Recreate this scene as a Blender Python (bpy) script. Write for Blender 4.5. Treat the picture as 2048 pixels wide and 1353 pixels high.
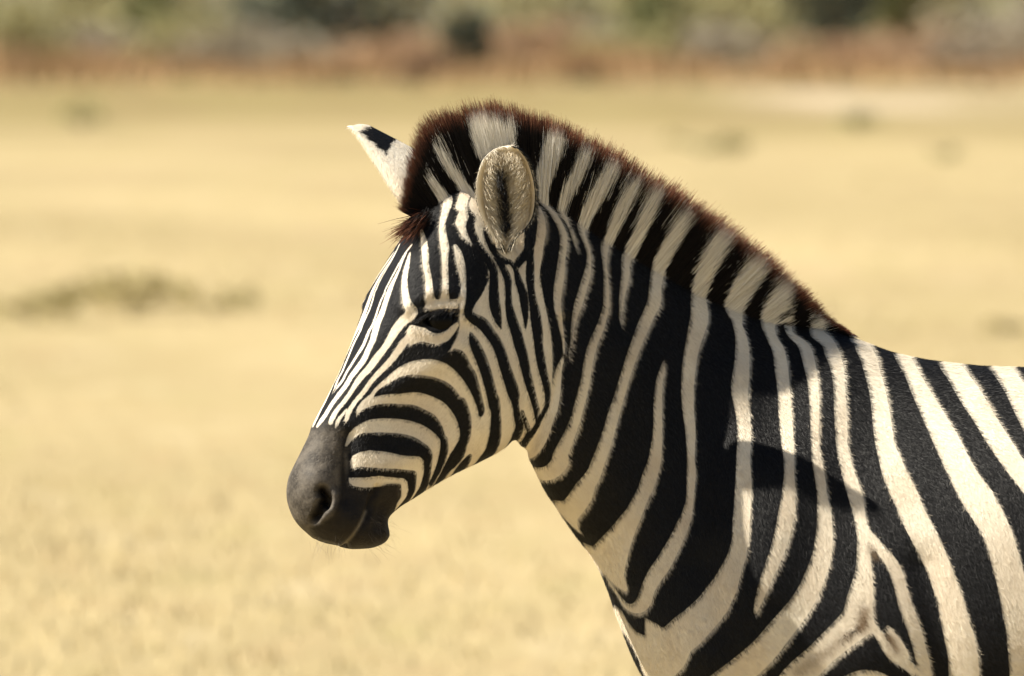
import bpy, bmesh, math, random
import numpy as np
from mathutils import Vector

random.seed(4); RNG = np.random.default_rng(11)
for o in list(bpy.data.objects): bpy.data.objects.remove(o)
scene = bpy.context.scene
COL = scene.collection

# ------------------------------------------------------------------ measures
S = 1450.0            # photo pixels (2048 wide) per metre at the animal
ZC = 1.28             # height of the picture centre at the animal
DIST = 18.0
YREF = -0.10          # near flank plane the scale refers to
HORIZON = 50.0        # photo row of the horizon
CAMZ = ZC + (676.5 - HORIZON) / S
def X(px): return (px - 1024.0) / S
def Z(py): return ZC - (py - 676.5) / S
def PX(x): return x * S + 1024.0
def PY(z): return 676.5 - (z - ZC) * S

# ------------------------------------------------------------------ camera
cam = bpy.data.cameras.new('camera')
cam_o = bpy.data.objects.new('camera', cam); COL.objects.link(cam_o)
cam_o.location = (0, YREF - DIST, CAMZ)
look = Vector((0, YREF, ZC)) - cam_o.location
cam_o.rotation_euler = look.to_track_quat('-Z', 'Y').to_euler()
cam.sensor_width = 36.0
cam.lens = 36.0 * look.length / (2048.0 / S)
cam.clip_start = 0.5; cam.clip_end = 6000
cam.dof.use_dof = True
cam.dof.focus_distance = look.length
cam.dof.aperture_fstop = cam.lens / 1000.0 / 0.048
scene.camera = cam_o

# ------------------------------------------------------------------ sky, sun, exposure
SUN = Vector((0.60, 0.062, -0.60)).normalized()     # the way the light travels
world = bpy.data.worlds.new('World'); scene.world = world; world.use_nodes = True
nt = world.node_tree; nt.nodes.clear()
sky = nt.nodes.new('ShaderNodeTexSky'); sky.sky_type = 'NISHITA'; sky.sun_disc = False
sky.sun_elevation = math.asin(-SUN.z); sky.sun_rotation = math.atan2(-SUN.x, -SUN.y)
sky.air_density = 1.0; sky.dust_density = 0.6
bg = nt.nodes.new('ShaderNodeBackground'); bg.inputs['Strength'].default_value = 0.05
out = nt.nodes.new('ShaderNodeOutputWorld')
nt.links.new(sky.outputs[0], bg.inputs[0]); nt.links.new(bg.outputs[0], out.inputs[0])
sl = bpy.data.lights.new('sun', 'SUN'); sl.energy = 5.0; sl.angle = math.radians(0.5); sl.color = (1.0, 0.93, 0.80)
so = bpy.data.objects.new('sun', sl); COL.objects.link(so)
so.rotation_euler = SUN.to_track_quat('-Z', 'Y').to_euler(); so.location = (-20, -8, 20)
scene.view_settings.view_transform = 'Standard'; scene.view_settings.look = 'None'
scene.view_settings.exposure = 1.05; scene.view_settings.gamma = 1.0
scene.view_settings.use_curve_mapping = False
scene.render.engine = 'CYCLES'
scene.render.resolution_x = 1024; scene.render.resolution_y = 676

# ------------------------------------------------------------------ helpers
def tag(o, label=None, cat=None, group=None, kind=None):
    if label: o['label'] = label
    if cat: o['category'] = cat
    if group: o['group'] = group
    if kind: o['kind'] = kind
    return o
def empty(name, loc):
    o = bpy.data.objects.new(name, None); COL.objects.link(o); o.location = loc
    return o
def npmesh(name, V, F, mat, parent=None, attrs=None, smooth=False):
    """V (n,3), F (m,k) array of faces (all the same length)"""
    me = bpy.data.meshes.new(name)
    V = np.asarray(V, np.float32); F = np.asarray(F, np.int32)
    k = F.shape[1]
    me.vertices.add(len(V)); me.vertices.foreach_set('co', V.ravel())
    me.loops.add(F.size); me.loops.foreach_set('vertex_index', F.ravel())
    me.polygons.add(len(F)); me.polygons.foreach_set('loop_start', np.arange(0, F.size, k, dtype=np.int32))
    me.polygons.foreach_set('loop_total', np.full(len(F), k, np.int32))
    me.update(calc_edges=True)
    if smooth: me.polygons.foreach_set('use_smooth', np.ones(len(F), bool))
    for an, av in (attrs or {}).items():
        a = me.attributes.new(an, 'FLOAT', 'POINT'); a.data.foreach_set('value', np.asarray(av, np.float32))
    if mat: me.materials.append(mat)
    o = bpy.data.objects.new(name, me); COL.objects.link(o)
    if parent:
        o.parent = parent
        o.matrix_parent_inverse = parent.matrix_basis.inverted()
    return o
def newmat(name):
    m = bpy.data.materials.new(name); m.use_nodes = True
    n = m.node_tree.nodes; l = m.node_tree.links
    return m, n, l, n['Principled BSDF']
def rgb(c): return (c[0], c[1], c[2], 1.0)
def mixc(n, l, fac, a, b, blend='MIX'):
    x = n.new('ShaderNodeMix'); x.data_type = 'RGBA'; x.blend_type = blend
    for sock, v in ((x.inputs[0], fac), (x.inputs[6], a), (x.inputs[7], b)):
        if isinstance(v, bpy.types.NodeSocket): l.new(v, sock)
        elif isinstance(v, (int, float)): sock.default_value = v
        else: sock.default_value = rgb(v)
    return x.outputs[2]
def attr(n, name):
    a = n.new('ShaderNodeAttribute'); a.attribute_name = name; return a.outputs['Fac']
def mathn(n, l, op, a, b=None, c=None):
    x = n.new('ShaderNodeMath'); x.operation = op
    for i, v in enumerate((a, b, c)):
        if v is None: continue
        if isinstance(v, bpy.types.NodeSocket): l.new(v, x.inputs[i])
        else: x.inputs[i].default_value = v
    return x.outputs[0]
def maprange(n, l, v, a, b, c=0.0, d=1.0, smooth=True):
    x = n.new('ShaderNodeMapRange'); x.interpolation_type = 'SMOOTHSTEP' if smooth else 'LINEAR'
    l.new(v, x.inputs[0])
    for i, q in enumerate((a, b, c, d)): x.inputs[i + 1].default_value = q
    return x.outputs[0]
def noise(n, l, scale, detail=3.0, rough=0.55, vec=None, dist=0.0):
    x = n.new('ShaderNodeTexNoise'); x.inputs['Scale'].default_value = scale
    x.inputs['Detail'].default_value = detail; x.inputs['Roughness'].default_value = rough
    x.inputs['Distortion'].default_value = dist
    if vec is None:
        tc = n.new('ShaderNodeTexCoord'); vec = tc.outputs['Object']
    l.new(vec, x.inputs['Vector'])
    return x.outputs[0]

# ------------------------------------------------------------------ materials
WHITE = (0.80, 0.73, 0.60); WHITE2 = (0.68, 0.59, 0.46); BLACK = (0.0045, 0.0043, 0.0050); BLACK2 = (0.020, 0.0200, 0.0198)
def coat_material(name, fur):
    m, n, l, p = newmat(name)
    st = attr(n, 'stripe'); mz = attr(n, 'muzzle'); lip_shade = attr(n, 'lip_shade'); tan = attr(n, 'tan'); br = attr(n, 'brown')
    w1 = noise(n, l, 9.0, 3); w2 = noise(n, l, 420.0, 2)
    if fur:
        rnd = attr(n, 'rnd')
        fac = maprange(n, l, st, -0.8, 0.8)
    else:
        rnd = noise(n, l, 260.0, 3)
        fac = maprange(n, l, mathn(n, l, 'ADD', st, mathn(n, l, 'MULTIPLY', mathn(n, l, 'SUBTRACT', w2, 0.5), 3.0)), -1.2, 1.2)
    wh = mixc(n, l, maprange(n, l, w1, 0.35, 0.75), WHITE, WHITE2)
    wh = mixc(n, l, maprange(n, l, rnd, 0.55, 1.0, 0, 0.5), wh, (0.60, 0.50, 0.37))
    wh = mixc(n, l, maprange(n, l, noise(n, l, 3.3, 4, 0.6, None, 0.6), 0.52, 0.72, 0, 0.45), wh, (0.60, 0.47, 0.32))
    bk = mixc(n, l, maprange(n, l, rnd, 0.45, 1.0, 0.0, 0.8), BLACK, BLACK2)
    c = mixc(n, l, fac, bk, wh)
    c = mixc(n, l, br, c, mixc(n, l, w1, (0.16, 0.105, 0.06), (0.28, 0.19, 0.11)))
    mcol = mixc(n, l, maprange(n, l, noise(n, l, 55.0, 5), 0.32, 0.68), (0.036, 0.031, 0.026), (0.10, 0.086, 0.070))
    mcol = mixc(n, l, maprange(n, l, noise(n, l, 300.0, 3), 0.55, 0.8, 0.0, 0.6), mcol, (0.15, 0.132, 0.108))
    mcol = mixc(n, l, maprange(n, l, rnd, 0.35, 1.0, 0.0, 0.55), mcol, (0.17, 0.148, 0.12))
    mcol = mixc(n, l, maprange(n, l, rnd, 0.35, 0.0, 0.0, 0.6), mcol, (0.018, 0.016, 0.014))
    mcol = mixc(n, l, lip_shade, mcol, mixc(n, l, noise(n, l, 120.0, 4), (0.006, 0.005, 0.0045), (0.026, 0.021, 0.017)))  # black lips plus the painted shade of the muzzle
    c = mixc(n, l, mz, c, mcol)
    c = mixc(n, l, tan, c, mixc(n, l, rnd, (0.58, 0.49, 0.36), (0.74, 0.66, 0.52)))
    l.new(c, p.inputs['Base Color'])
    p.inputs['Roughness'].default_value = 0.55 if fur else 0.62
    p.inputs['Specular IOR Level'].default_value = 0.21 if fur else 0.14
    if not fur:
        wr = n.new('ShaderNodeTexVoronoi'); wr.inputs['Scale'].default_value = 150.0; wr.feature = 'DISTANCE_TO_EDGE'
        tcw = n.new('ShaderNodeTexCoord'); l.new(tcw.outputs['Object'], wr.inputs['Vector'])
        wrk = mathn(n, l, 'MULTIPLY', mathn(n, l, 'MULTIPLY', maprange(n, l, wr.outputs['Distance'], 0.0, 0.25), mz), maprange(n, l, noise(n, l, 28.0, 3), 0.45, 0.70, 0.0, 0.8))
        b = n.new('ShaderNodeBump'); b.inputs['Strength'].default_value = 0.3; b.inputs['Distance'].default_value = 0.002
        h = mathn(n, l, 'ADD', noise(n, l, 160.0, 4), mathn(n, l, 'MULTIPLY', noise(n, l, 40.0, 3), 0.8))
        h = mathn(n, l, 'ADD', h, wrk)
        l.new(h, b.inputs['Height']); l.new(b.outputs[0], p.inputs['Normal'])
    return m
M_SKIN = coat_material('zebra_coat', False)
M_FUR = coat_material('zebra_fur', True)
def mane_material():
    m, n, l, p = newmat('mane_hair')
    st = attr(n, 'stripe'); t = attr(n, 'tip'); rnd = attr(n, 'rnd')
    fac = maprange(n, l, st, -1.0, 1.0)
    wh = mixc(n, l, rnd, (0.66, 0.60, 0.49), (0.95, 0.91, 0.82))
    bk = mixc(n, l, rnd, (0.004, 0.0035, 0.0035), (0.011, 0.008, 0.007))
    c = mixc(n, l, fac, bk, wh)
    brown = mixc(n, l, rnd, (0.065, 0.021, 0.012), (0.26, 0.10, 0.055))
    c = mixc(n, l, maprange(n, l, mathn(n, l, 'ADD', t, mathn(n, l, 'MULTIPLY', rnd, 0.10)), 0.80, 1.02), c, brown)
    l.new(c, p.inputs['Base Color']); p.inputs['Roughness'].default_value = 0.55
    p.inputs['Specular IOR Level'].default_value = 0.08
    return m
M_MANE = mane_material()
def plain(name, col, rough=0.5, spec=0.4):
    m, n, l, p = newmat(name)
    c = mixc(n, l, noise(n, l, 60.0, 3), [q * 0.75 for q in col], [q * 1.2 for q in col])
    l.new(c, p.inputs['Base Color']); p.inputs['Roughness'].default_value = rough; p.inputs['Specular IOR Level'].default_value = spec
    return m
M_EYE = plain('eye_dark', (0.0025, 0.0023, 0.0023), 0.30, 0.09)
M_LASH = plain('lash_black', (0.01, 0.009, 0.009), 0.5)
M_WHISK = plain('whisker_dark', (0.09, 0.075, 0.06), 0.5)

def foliage_material(name, a, b):
    m, n, l, p = newmat(name)
    rnd = attr(n, 'rnd')
    l.new(mixc(n, l, rnd, a, b), p.inputs['Base Color']); p.inputs['Roughness'].default_value = 0.75
    p.inputs['Specular IOR Level'].default_value = 0.15
    return m
M_BARK = plain('bark', (0.14, 0.11, 0.085), 0.85, 0.2)

# ------------------------------------------------------------------ coat pattern
# white (W) and black (K) bands as centre lines x, y, width, and outlines (WP, KP), side view of the animal, photo pixels
STR = {}
STR['W'] = [
  [(856,349,7.3),(868,366,17.1),(885,386,22),(896,399,19.5),(892,420,14.6),(886,444,12.2),(887,469,14.6),(891,493,16.6),(891,515,12.2),(892,549,12.2),(892,573,12.2),(891,593,17.1)],
  [(870,290,9.8),(883,307,19.5),(900,332,19.5),(919,356,19.5),(931,373,17.1),(927,390,17.1),(919,412,14.6)],
  [(946,227,17.1),(951,261,22),(956,285,22),(963,317,14.6)],
  [(968,224,22),(973,261,31.7),(978,298,36.6)],
  [(995,237,14.6),(997,263,31.7),(1000,293,36.6)],
  [(1019,237,12.2),(1022,263,19.5),(1022,295,19.5)],
  [(1117,280,34.2),(1105,304,41.5),(1095,334,36.6),(1085,365,29.3),(1083,385,24.4),(1083,397,17.1),(1093,412,9.8),(1107,429,11),(1120,451,12.2),(1126,470,14.6),(1127,488,14.6),(1123,519,14.6),(1120,549,17.1),(1116,573,17.1),(1114,607,14.2),(1117,624,12.2),(1121,649,8.5),(1126,678,4.9),(1127,703,3.7),(1125,717,6.1),(1117,737,12.2),(1112,771,18.3),(1105,808,23.2),(1096,832,23.2),(1088,856,25.6),(1076,881,28.1),(1061,903,24.4),(1051,908,14.6)],
  [(1074,413,7.3),(1079,426,13.4),(1083,446,15.9),(1082,466,18.3),(1078,488,18.3),(1076,509,17.1),(1074,529,14.2),(1073,549,12.2),(1076,573,14.6),(1081,600,13.4),(1088,629,12.2),(1093,661,14.6),(1095,693,17.1),(1098,722,13.4),(1100,746,8.5),(1100,781,2)],
  [(1186,300,14.6),(1171,319,26.9),(1156,346,26.9),(1142,373,26.9),(1129,397,22),(1122,412,19.5),(1126,426,14.6),(1132,441,6.8),(1139,456,4.9),(1146,473,6.1),(1153,500,3.4)],
  [(1239,326,19.5),(1225,346,29.3),(1208,370,31.7),(1190,397,31.7),(1173,426,26.9),(1164,448,19.5),(1164,466,12.2),(1171,485,8.5),(1177,505,8.5),(1177,524,9.8),(1175,544,13.4),(1168,568,15.9),(1161,592,15.9),(1157,605,17.1),(1151,624,12.2),(1145,654,7.3),(1144,678,6.1),(1140,698,4.9),(1138,715,2.4)],
  [(1286,358,17.1),(1269,378,26.9),(1254,402,29.3),(1239,431,26.9),(1225,461,22),(1212,483,19.5),(1209,502,14.6),(1209,524,8.5),(1211,549,8.5),(1212,573,11),(1212,605,11.7),(1209,624,13.4),(1200,654,15.9),(1190,676,17.1),(1182,698,18.3),(1175,729,18.3),(1171,756,18.3),(1164,786,19.5),(1156,815,19.5),(1148,844,20.8),(1137,871,23.2),(1127,893,26.9),(1120,910,29.3),(1120,922,34.2),(1105,940,31.7),(1085,947,26.9),(1063,942,17.1)],
  [(1327,378,19.5),(1312,402,26.9),(1295,431,26.9),(1281,461,26.9),(1266,490,26.9),(1255,512,22),(1251,529,17.1),(1251,549,17.1),(1247,573,14.6),(1243,600,9.8),(1242,620,7.3),(1240,637,4.9),(1241,651,2)],
  [(1388,424,22),(1366,448,26.9),(1349,475,29.3),(1334,500,29.3),(1322,524,29.3),(1315,549,26.9),(1311,573,24.4),(1308,605,26.9),(1298,627,24.4),(1286,654,24.4),(1273,685,22),(1262,715,20.8),(1253,742,19.5),(1244,771,19.5),(1237,795,20.8),(1229,820,22),(1222,844,23.2),(1215,869,24.4),(1205,898,25.6),(1195,925,26.9),(1186,949,29.3),(1168,974,34.2),(1154,996,36.6)],
  [(1328,720,2.9),(1325,737,9.8),(1319,761,13.4),(1316,786,15.9),(1315,815,17.1),(1315,844,17.6),(1314,873,19.5),(1311,903,24.4),(1308,922,25.6),(1300,947,29.3),(1291,976,29.3)],
  [(1471,456,36.6),(1447,488,41.5),(1430,512,39.1),(1413,541,36.6),(1403,568,34.2),(1398,600,31.7),(1399,620,34.2),(1399,639,36.6),(1393,663,34.2),(1386,688,29.3),(1381,712,28.1),(1377,742,26.9),(1375,771,25.6),(1375,800,24.4),(1377,832,22),(1380,856,20.8),(1381,888,17.1),(1381,920,15.1),(1382,940,18.3),(1381,964,17.1),(1379,993,15.1),(1374,1023,19.5),(1364,1049,24.4),(1352,1076,26.9),(1339,1101,29.3),(1327,1123,31.7),(1312,1145,31.7),(1300,1167,29.3),(1293,1184,26.9),(1288,1201,29.3),(1276,1215,24.4),(1256,1215,12.2),(1239,1196,5.9),(1225,1176,4.4),(1214,1162,2.9)],
  [(1544,510,35),(1519,540,42.5),(1489,580,46),(1470,610,40),(1474,635,25),(1477,654,18.3),(1483,678,23.2),(1485,703,28.1),(1484,727,30.5),(1481,756,34.2),(1479,781,34.2),(1481,805,29.3),(1485,829,27.3),(1487,854,26.9),(1487,881,26.9),(1485,917,27.3),(1485,940,29.8),(1485,969,32.2),(1481,1035,34.5),(1479,1069,33.2)],
  [(1594,568,25),(1566,598,40),(1546,625,37.5),(1538,648,30),(1540,663,22.7),(1547,682,20.1),(1555,696,22.7),(1560,715,25.4),(1563,739,26.8),(1566,766,25.4),(1568,795,25.4),(1570,830,26.8),(1572,867,25.4),(1575,899,22.7),(1576,926,20.1),(1576,953,21.4),(1575,974,25.4),(1574,992,28.1),(1571,1019,33.4),(1566,1046,32.1),(1559,1072,30.8),(1551,1099,28.1),(1540,1126,26.8),(1529,1153,22.7),(1520,1179,18.7),(1511,1206,12),(1507,1221,4)],
  [(1588,620,10.7),(1582,639,16.1),(1578,655,16.1),(1583,671,12),(1600,685,16.1),(1612,701,23.5),(1619,728,24.1),(1624,755,21.4),(1627,787,20.1),(1628,819,18.7),(1628,851,17.4),(1628,883,16.1),(1630,910,18.7),(1635,937,20.1),(1639,964,20.1),(1642,992,20.1),(1644,1013,26.8),(1646,1046,30.8),(1644,1078,34.8),(1639,1110,37.5),(1628,1142,40.1),(1615,1174,42.8),(1596,1206,45.5),(1575,1233,48.2),(1551,1262,50.8),(1527,1292,53.5),(1490,1328,56.6),(1445,1365,59.1),(1408,1401,59.1)],
  [(1653,642,16.1),(1640,658,26.8),(1634,668,24.1),(1655,685,24.1),(1665,707,29.4),(1674,734,26.8),(1678,766,24.1),(1679,798,24.1),(1680,830,25.4),(1681,862,24.1),(1682,889,22.7),(1687,915,24.1),(1693,940,25.4),(1702,969,28.1),(1709,992,29.4),(1714,1019,24.1),(1719,1046,24.1),(1722,1072,24.1),(1723,1104,26.8),(1722,1136,30.8),(1717,1169,40.1),(1711,1195,45.5),(1698,1225,37.5),(1674,1249,32.1),(1650,1276,34.8),(1628,1302,40.1),(1607,1324,45.5),(1588,1348,53.5),(1554,1393,53.5)],
  [(1727,1054,16.1),(1743,1075,18.7),(1762,1099,21.4),(1778,1120,24.1),(1789,1145,25.4),(1797,1174,24.1),(1805,1203,26.8),(1816,1233,26.8),(1826,1262,26.8),(1834,1292,25.4),(1840,1318,26.8),(1843,1353,29.4),(1845,1393,29.4)],
  [(1725,1126,26.8),(1731,1174,21.4),(1732,1219,16.1),(1738,1241,16.1),(1749,1256,16.1),(1764,1282,18.7),(1781,1302,21.4),(1802,1316,21.4),(1818,1332,14.7),(1820,1351,5.4)],
  [(1733,1249,18.7),(1703,1270,18.7),(1677,1289,21.4),(1650,1310,24.1),(1628,1332,26.8),(1607,1356,26.8)],
  [(1770,1249,12),(1784,1268,16.1),(1794,1286,18.7),(1805,1305,16.1)],
  [(1671,1364,8),(1687,1351,12),(1709,1343,16.1),(1735,1341,17.4),(1762,1348,16.1),(1784,1367,13.4)],
  [(1709,682,13.4),(1722,686,18.7),(1727,696,29.4),(1738,717,32.1),(1745,744,32.1),(1752,771,32.1),(1757,798,33.4),(1761,830,36.1),(1764,862,37.5),(1768,889,37.5),(1776,913,42.8),(1785,942,48.2),(1797,969,50.8),(1808,992,50.8),(1821,1024,50.8),(1837,1056,50.8),(1853,1088,50.8),(1868,1120,49.5),(1880,1153,48.2),(1891,1185,50.8),(1899,1217,53.5),(1907,1249,56.2),(1915,1281,58.9),(1920,1313,58.9),(1925,1393,61.5)],
  [(1800,704,24.1),(1808,717,29.4),(1816,731,29.4),(1826,752,29.4),(1840,782,34.8),(1856,814,40.1),(1875,851,46.8),(1891,883,50.8),(1909,921,53.5),(1928,958,56.2),(1950,992,62.9),(1974,1032,58.9),(1991,1072,57.5),(2003,1112,57.5),(2014,1153,57.5),(2024,1206,57.5),(2032,1260,53.5),(2038,1353,50.8),(2041,1393,50.8)],
  [(1896,720,40.1),(1904,734,40.1),(1917,755,40.1),(1939,790,45.5),(1960,824,42.8),(1982,862,42.8),(2003,894,42.8),(2024,926,40.1),(2048,958,40.1),(2075,996,42.8),(2097,1055,45.5),(2113,1135,48.2),(2121,1215,48.2)],
  [(1992,725,37.5),(2006,742,37.5),(2028,774,42.8),(2051,814,52.2),(2075,862,53.5),(2105,910,50.8),(2134,961,48.2),(2161,1028,48.2),(2177,1108,48.2),(2185,1215,45.5)],
  [(844,460,6.1),(849,481,12.2),(852,505,13.4),(853,527,12.2),(858,549,12.7),(860,573,14.6),(863,595,18.3),(869,605,19.5)],
  [(911,489,6.8),(918,505,14.2),(922,524,16.1),(926,544,14.2),(929,563,12.2),(928,583,12.7),(925,596,15.9),(915,604,20.8),(893,605,22),(871,605,19.5),(856,608,9.8)],
  [(928,581,9.8),(928,607,11),(925,629,10.3),(928,646,14.6),(925,671,19.5),(915,688,17.1),(906,694,7.3)],
  [(821,504,3.4),(816,527,8.3),(811,556,11),(812,581,13.4),(817,603,17.1),(826,620,22),(808,637,19),(793,656,17.6),(775,686,13.2),(754,713,14.1),(742,730,13.2),(725,748,11.4),(713,765,9.7),(705,778,8.3),(693,795,8.3),(678,813,7.9),(670,826,9.7),(664,839,8.8)],
  [(814,503,1.6),(806,520,2.5),(799,538,3.7),(791,555,5.3),(785,568,7.5),(778,586,9.2),(772,604,9.2),(766,622,10.1),(759,639,11),(753,657,11.9),(747,678,11),(739,695,10.5),(731,713,10.5),(719,730,10.1),(705,748,8.8),(695,765,8.3),(679,786,7.5),(666,804,6.6),(655,822,7),(646,835,7),(637,848,4)],
  [(825,487,0.7),(807,512,1.4),(775,571,1.4),(771,582,2.1),(765,595,2.6),(760,608,2.8),(756,620,3),(753,630,3.2),(746,648,3.7),(739,661,4.6),(729,686,5.1),(718,704,4.2),(707,722,4),(696,739,3.7),(687,757,3.9),(670,778,3),(658,795,3),(647,813,2.6),(636,835,2.3),(626,853,0.9)],
  [(821,656,10.3),(819,671,12.7),(811,678,14.9),(793,704,13.2),(778,722,11.9),(761,739,10.5),(745,757,9.2),(730,778,9.2),(715,795,8.3),(706,808,8.8),(700,820,9.7),(695,834,7.5)],
  [(695,814,4.4),(689,822,4.4),(681,832,7),(677,841,6.6),(674,850,2.2)],
  [(717,822,2.6),(722,812,9.7),(732,799,11.4),(746,785,7.5),(757,771,7.5),(783,751,12.7),(803,738,18.3),(825,731,25.6),(849,729,31.7),(873,732,34.2),(895,742,30.5),(915,759,24.4),(930,781,22.5),(942,805,20),(931,787,19.5),(942,809,23.2),(948,839,29.3),(953,865,36.6),(953,890,36.6),(943,912,29.3),(931,929,14.6),(916,948,9.8),(894,962,7.3)],
  [(719,814,7.3),(735,802,15.1),(756,795,16.1),(779,792,18.3),(804,792,20.8),(833,792,25.6),(857,800,29.3),(879,812,30.5),(894,830,30.5),(904,853,30.5),(906,875,26.9),(904,895,23.2),(898,917,17.6),(889,936,17.6),(879,953,11),(870,968,4.9)],
  [(695,884,4.9),(706,865,13.4),(721,853,17.1),(745,846,25.6),(774,845,28.1),(804,847,28.1),(833,854,28.1),(855,867,28.1),(870,881,25.6),(877,900,22),(875,917,19),(868,936,15.1),(861,956,12.2),(855,973,7.3)],
  [(785,973,4.4),(785,983,2.4)]]
STR['WP'] = [
  [(1105,1001),(1127,1002),(1146,979),(1171,949),(1195,954),(1183,998),(1171,1018),(1154,1040),(1156,1057),(1163,1071),(1137,1047),(1112,1018)],
  [(1286,954),(1254,1015),(1220,1057),(1186,1095),(1166,1088),(1171,1110),(1208,1152),(1234,1176),(1254,1185),(1254,1169),(1248,1152),(1250,1137),(1259,1096),(1273,1054),(1303,979)],
  [(1465,1020),(1463,1069),(1453,1106),(1428,1150),(1396,1192),(1369,1217),(1347,1234),(1327,1254),(1295,1237),(1289,1234),(1290,1271),(1273,1266),(1258,1249),(1244,1224),(1226,1212),(1231,1241),(1261,1286),(1278,1323),(1290,1377),(1327,1377),(1367,1330),(1381,1298),(1399,1283),(1433,1244),(1453,1217),(1472,1173),(1482,1131),(1490,1111),(1495,1069),(1499,1020)],
  [(820,644),(851,651),(869,660),(893,657),(915,638),(919,646),(910,661),(898,676),(878,684),(864,682),(847,677),(832,681),(821,687),(820,671)],
  [(703,917),(708,905),(723,897),(743,894),(774,897),(809,905),(840,907),(852,918),(851,939),(846,961),(838,973),(826,992),(818,1000),(826,988),(833,973),(834,956),(835,939),(828,935),(796,931),(760,929),(723,926),(706,930)],
  [(700,948),(716,948),(735,948),(760,945),(784,948),(809,951),(816,958),(818,975),(813,990),(801,1005),(791,1016),(796,1000),(804,988),(804,963),(796,961),(779,961),(760,967),(730,968),(708,964),(701,957)],
  [(961,507),(976,532),(978,556),(966,583),(952,603),(943,620),(932,632),(927,646),(925,671),(917,693),(932,705),(944,727),(954,744),(961,771),(966,793),(971,817),(961,830),(950,853),(940,883),(931,907),(911,931),(889,946),(857,975),(828,1000),(794,1020),(845,1000),(906,961),(955,931),(1016,900),(1048,883),(1015,903),(1049,876),(1071,844),(1088,817),(1094,771),(1090,722),(1083,673),(1071,624),(1061,597),(1055,553),(1058,512),(1037,536),(1028,520),(1048,497),(1049,458),(1032,454),(973,444),(958,395),(953,356),(939,381),(922,412),(911,444),(924,469),(949,491)]]
STR['K'] = [
  [(1239,1259,3.7),(1256,1296,7.9),(1271,1325,9.4),(1288,1360,6.2)],
  [(945,386,2.9),(937,405,3.4),(939,420,6.3),(945,434,15.1),(941,449,17.1),(946,467,17.6),(956,488,17.1),(971,510,17.1),(986,534,17.1),(988,554,17.6),(988,573,19.5),(989,598,22),(992,617,21.5),(997,637,14.2),(1003,654,2.4)],
  [(969,456,6.1),(977,476,11.7),(988,488,9.8),(1005,494,11),(1018,486,15.1),(1032,462,15.1)],
  [(977,478,11.7),(990,503,12.7),(1010,520,12.7),(1020,522,9.8),(1031,537,9.3),(1037,559,15.1),(1046,585,17.6),(1049,610,16.1),(1051,632,11),(1051,654,2.4)],
  [(988,513,3.4),(1003,529,12.2),(1015,554,15.1),(1017,583,12.7),(1018,607,15.1),(1023,632,20),(1032,659,22),(1039,686,22),(1046,710,20.8),(1052,739,18.3),(1059,766,17.1),(1066,791,14.6),(1073,817,12.7),(1068,795,12.2),(1072,820,10.3),(1073,842,3.7)],
  [(1059,500,17.1),(1047,513,17.1),(1032,526,8.8)],
  [(1061,510,14.6),(1060,549,17.6),(1062,578,15.1),(1065,605,14.2),(1070,637,18.3),(1074,668,17.1),(1079,703,18.3),(1084,732,17.1),(1091,761,15.1),(1095,786,12.2),(1093,810,9.8),(1083,829,10.3),(1071,854,10.3),(1056,876,12.2),(1039,891,9.8)],
  [(1059,439,19.5),(1061,475,22),(1057,495,17.1),(1044,514,14.6),(1032,527,9.8)],
  [(938,500,19.5),(945,527,26.9),(949,554,31.7),(948,578,29.3),(941,603,19),(937,620,17.1),(947,632,20.8),(964,642,24.4),(978,659,22.5),(993,681,22),(1003,705,22),(1010,729,22),(1019,756,23.2),(1027,781,24.4),(1031,803,14.6),(1035,832,14.2),(1039,851,17.1),(1032,873,17.1),(1017,894,8.5)],
  [(1044,820,6.8),(1052,844,9.8),(1057,861,7.8),(1048,878,4.9)],
  [(942,662,6.3),(949,681,19.5),(959,703,22.5),(969,729,22.5),(977,756,22),(984,783,21.5),(989,808,22),(990,795,20),(992,824,20.5),(992,853,22.5),(989,878,24.9),(981,900,22),(970,914,19.5),(955,925,7.3)],
  [(910,695,7.3),(922,708,22),(934,734,22),(947,761,20.8),(956,788,17.1),(962,812,13.4),(962,824,9.8)],
  [(921,802,26.9),(932,831,22),(933,858,20),(928,878,20),(916,898,19.5),(901,922,17.1),(889,944,14.6),(878,961,11.7),(868,973,4.9)],
  [(940,909,9.8),(929,926,17.6),(916,941,14.2),(904,953,3.4)],
  [(889,873,14.6),(889,897,17.1),(882,922,14.6),(872,946,11),(863,963,9.8)],
  [(857,917,17.1),(856,939,14.6),(851,961,14.6),(842,983,13.4),(833,992,7.3)],
  [(841,599,6.2),(843,610,8.3),(841,620,6.2),(836,630,4.1)],
  [(842,607,9.8),(844,622,7.3)],
  [(919,603,2.9),(919,617,4.4)]]
STR['KP'] = [
  [(816,646),(827,637),(840,626),(852,621),(864,616),(878,613),(899,614),(921,616),(920,622),(909,633),(900,646),(890,658),(880,662),(869,661),(860,657),(852,651),(837,645)]]
STR['MUZ'] = [(613,856),(638,850),(667,844),(686,851),(699,861),(694,887),(700,917),(696,951),(704,968),(735,975),(757,968),(774,961),(801,962),(802,985),(791,1009),(778,1024),(782,1122),(540,1122),(540,856)]


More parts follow.
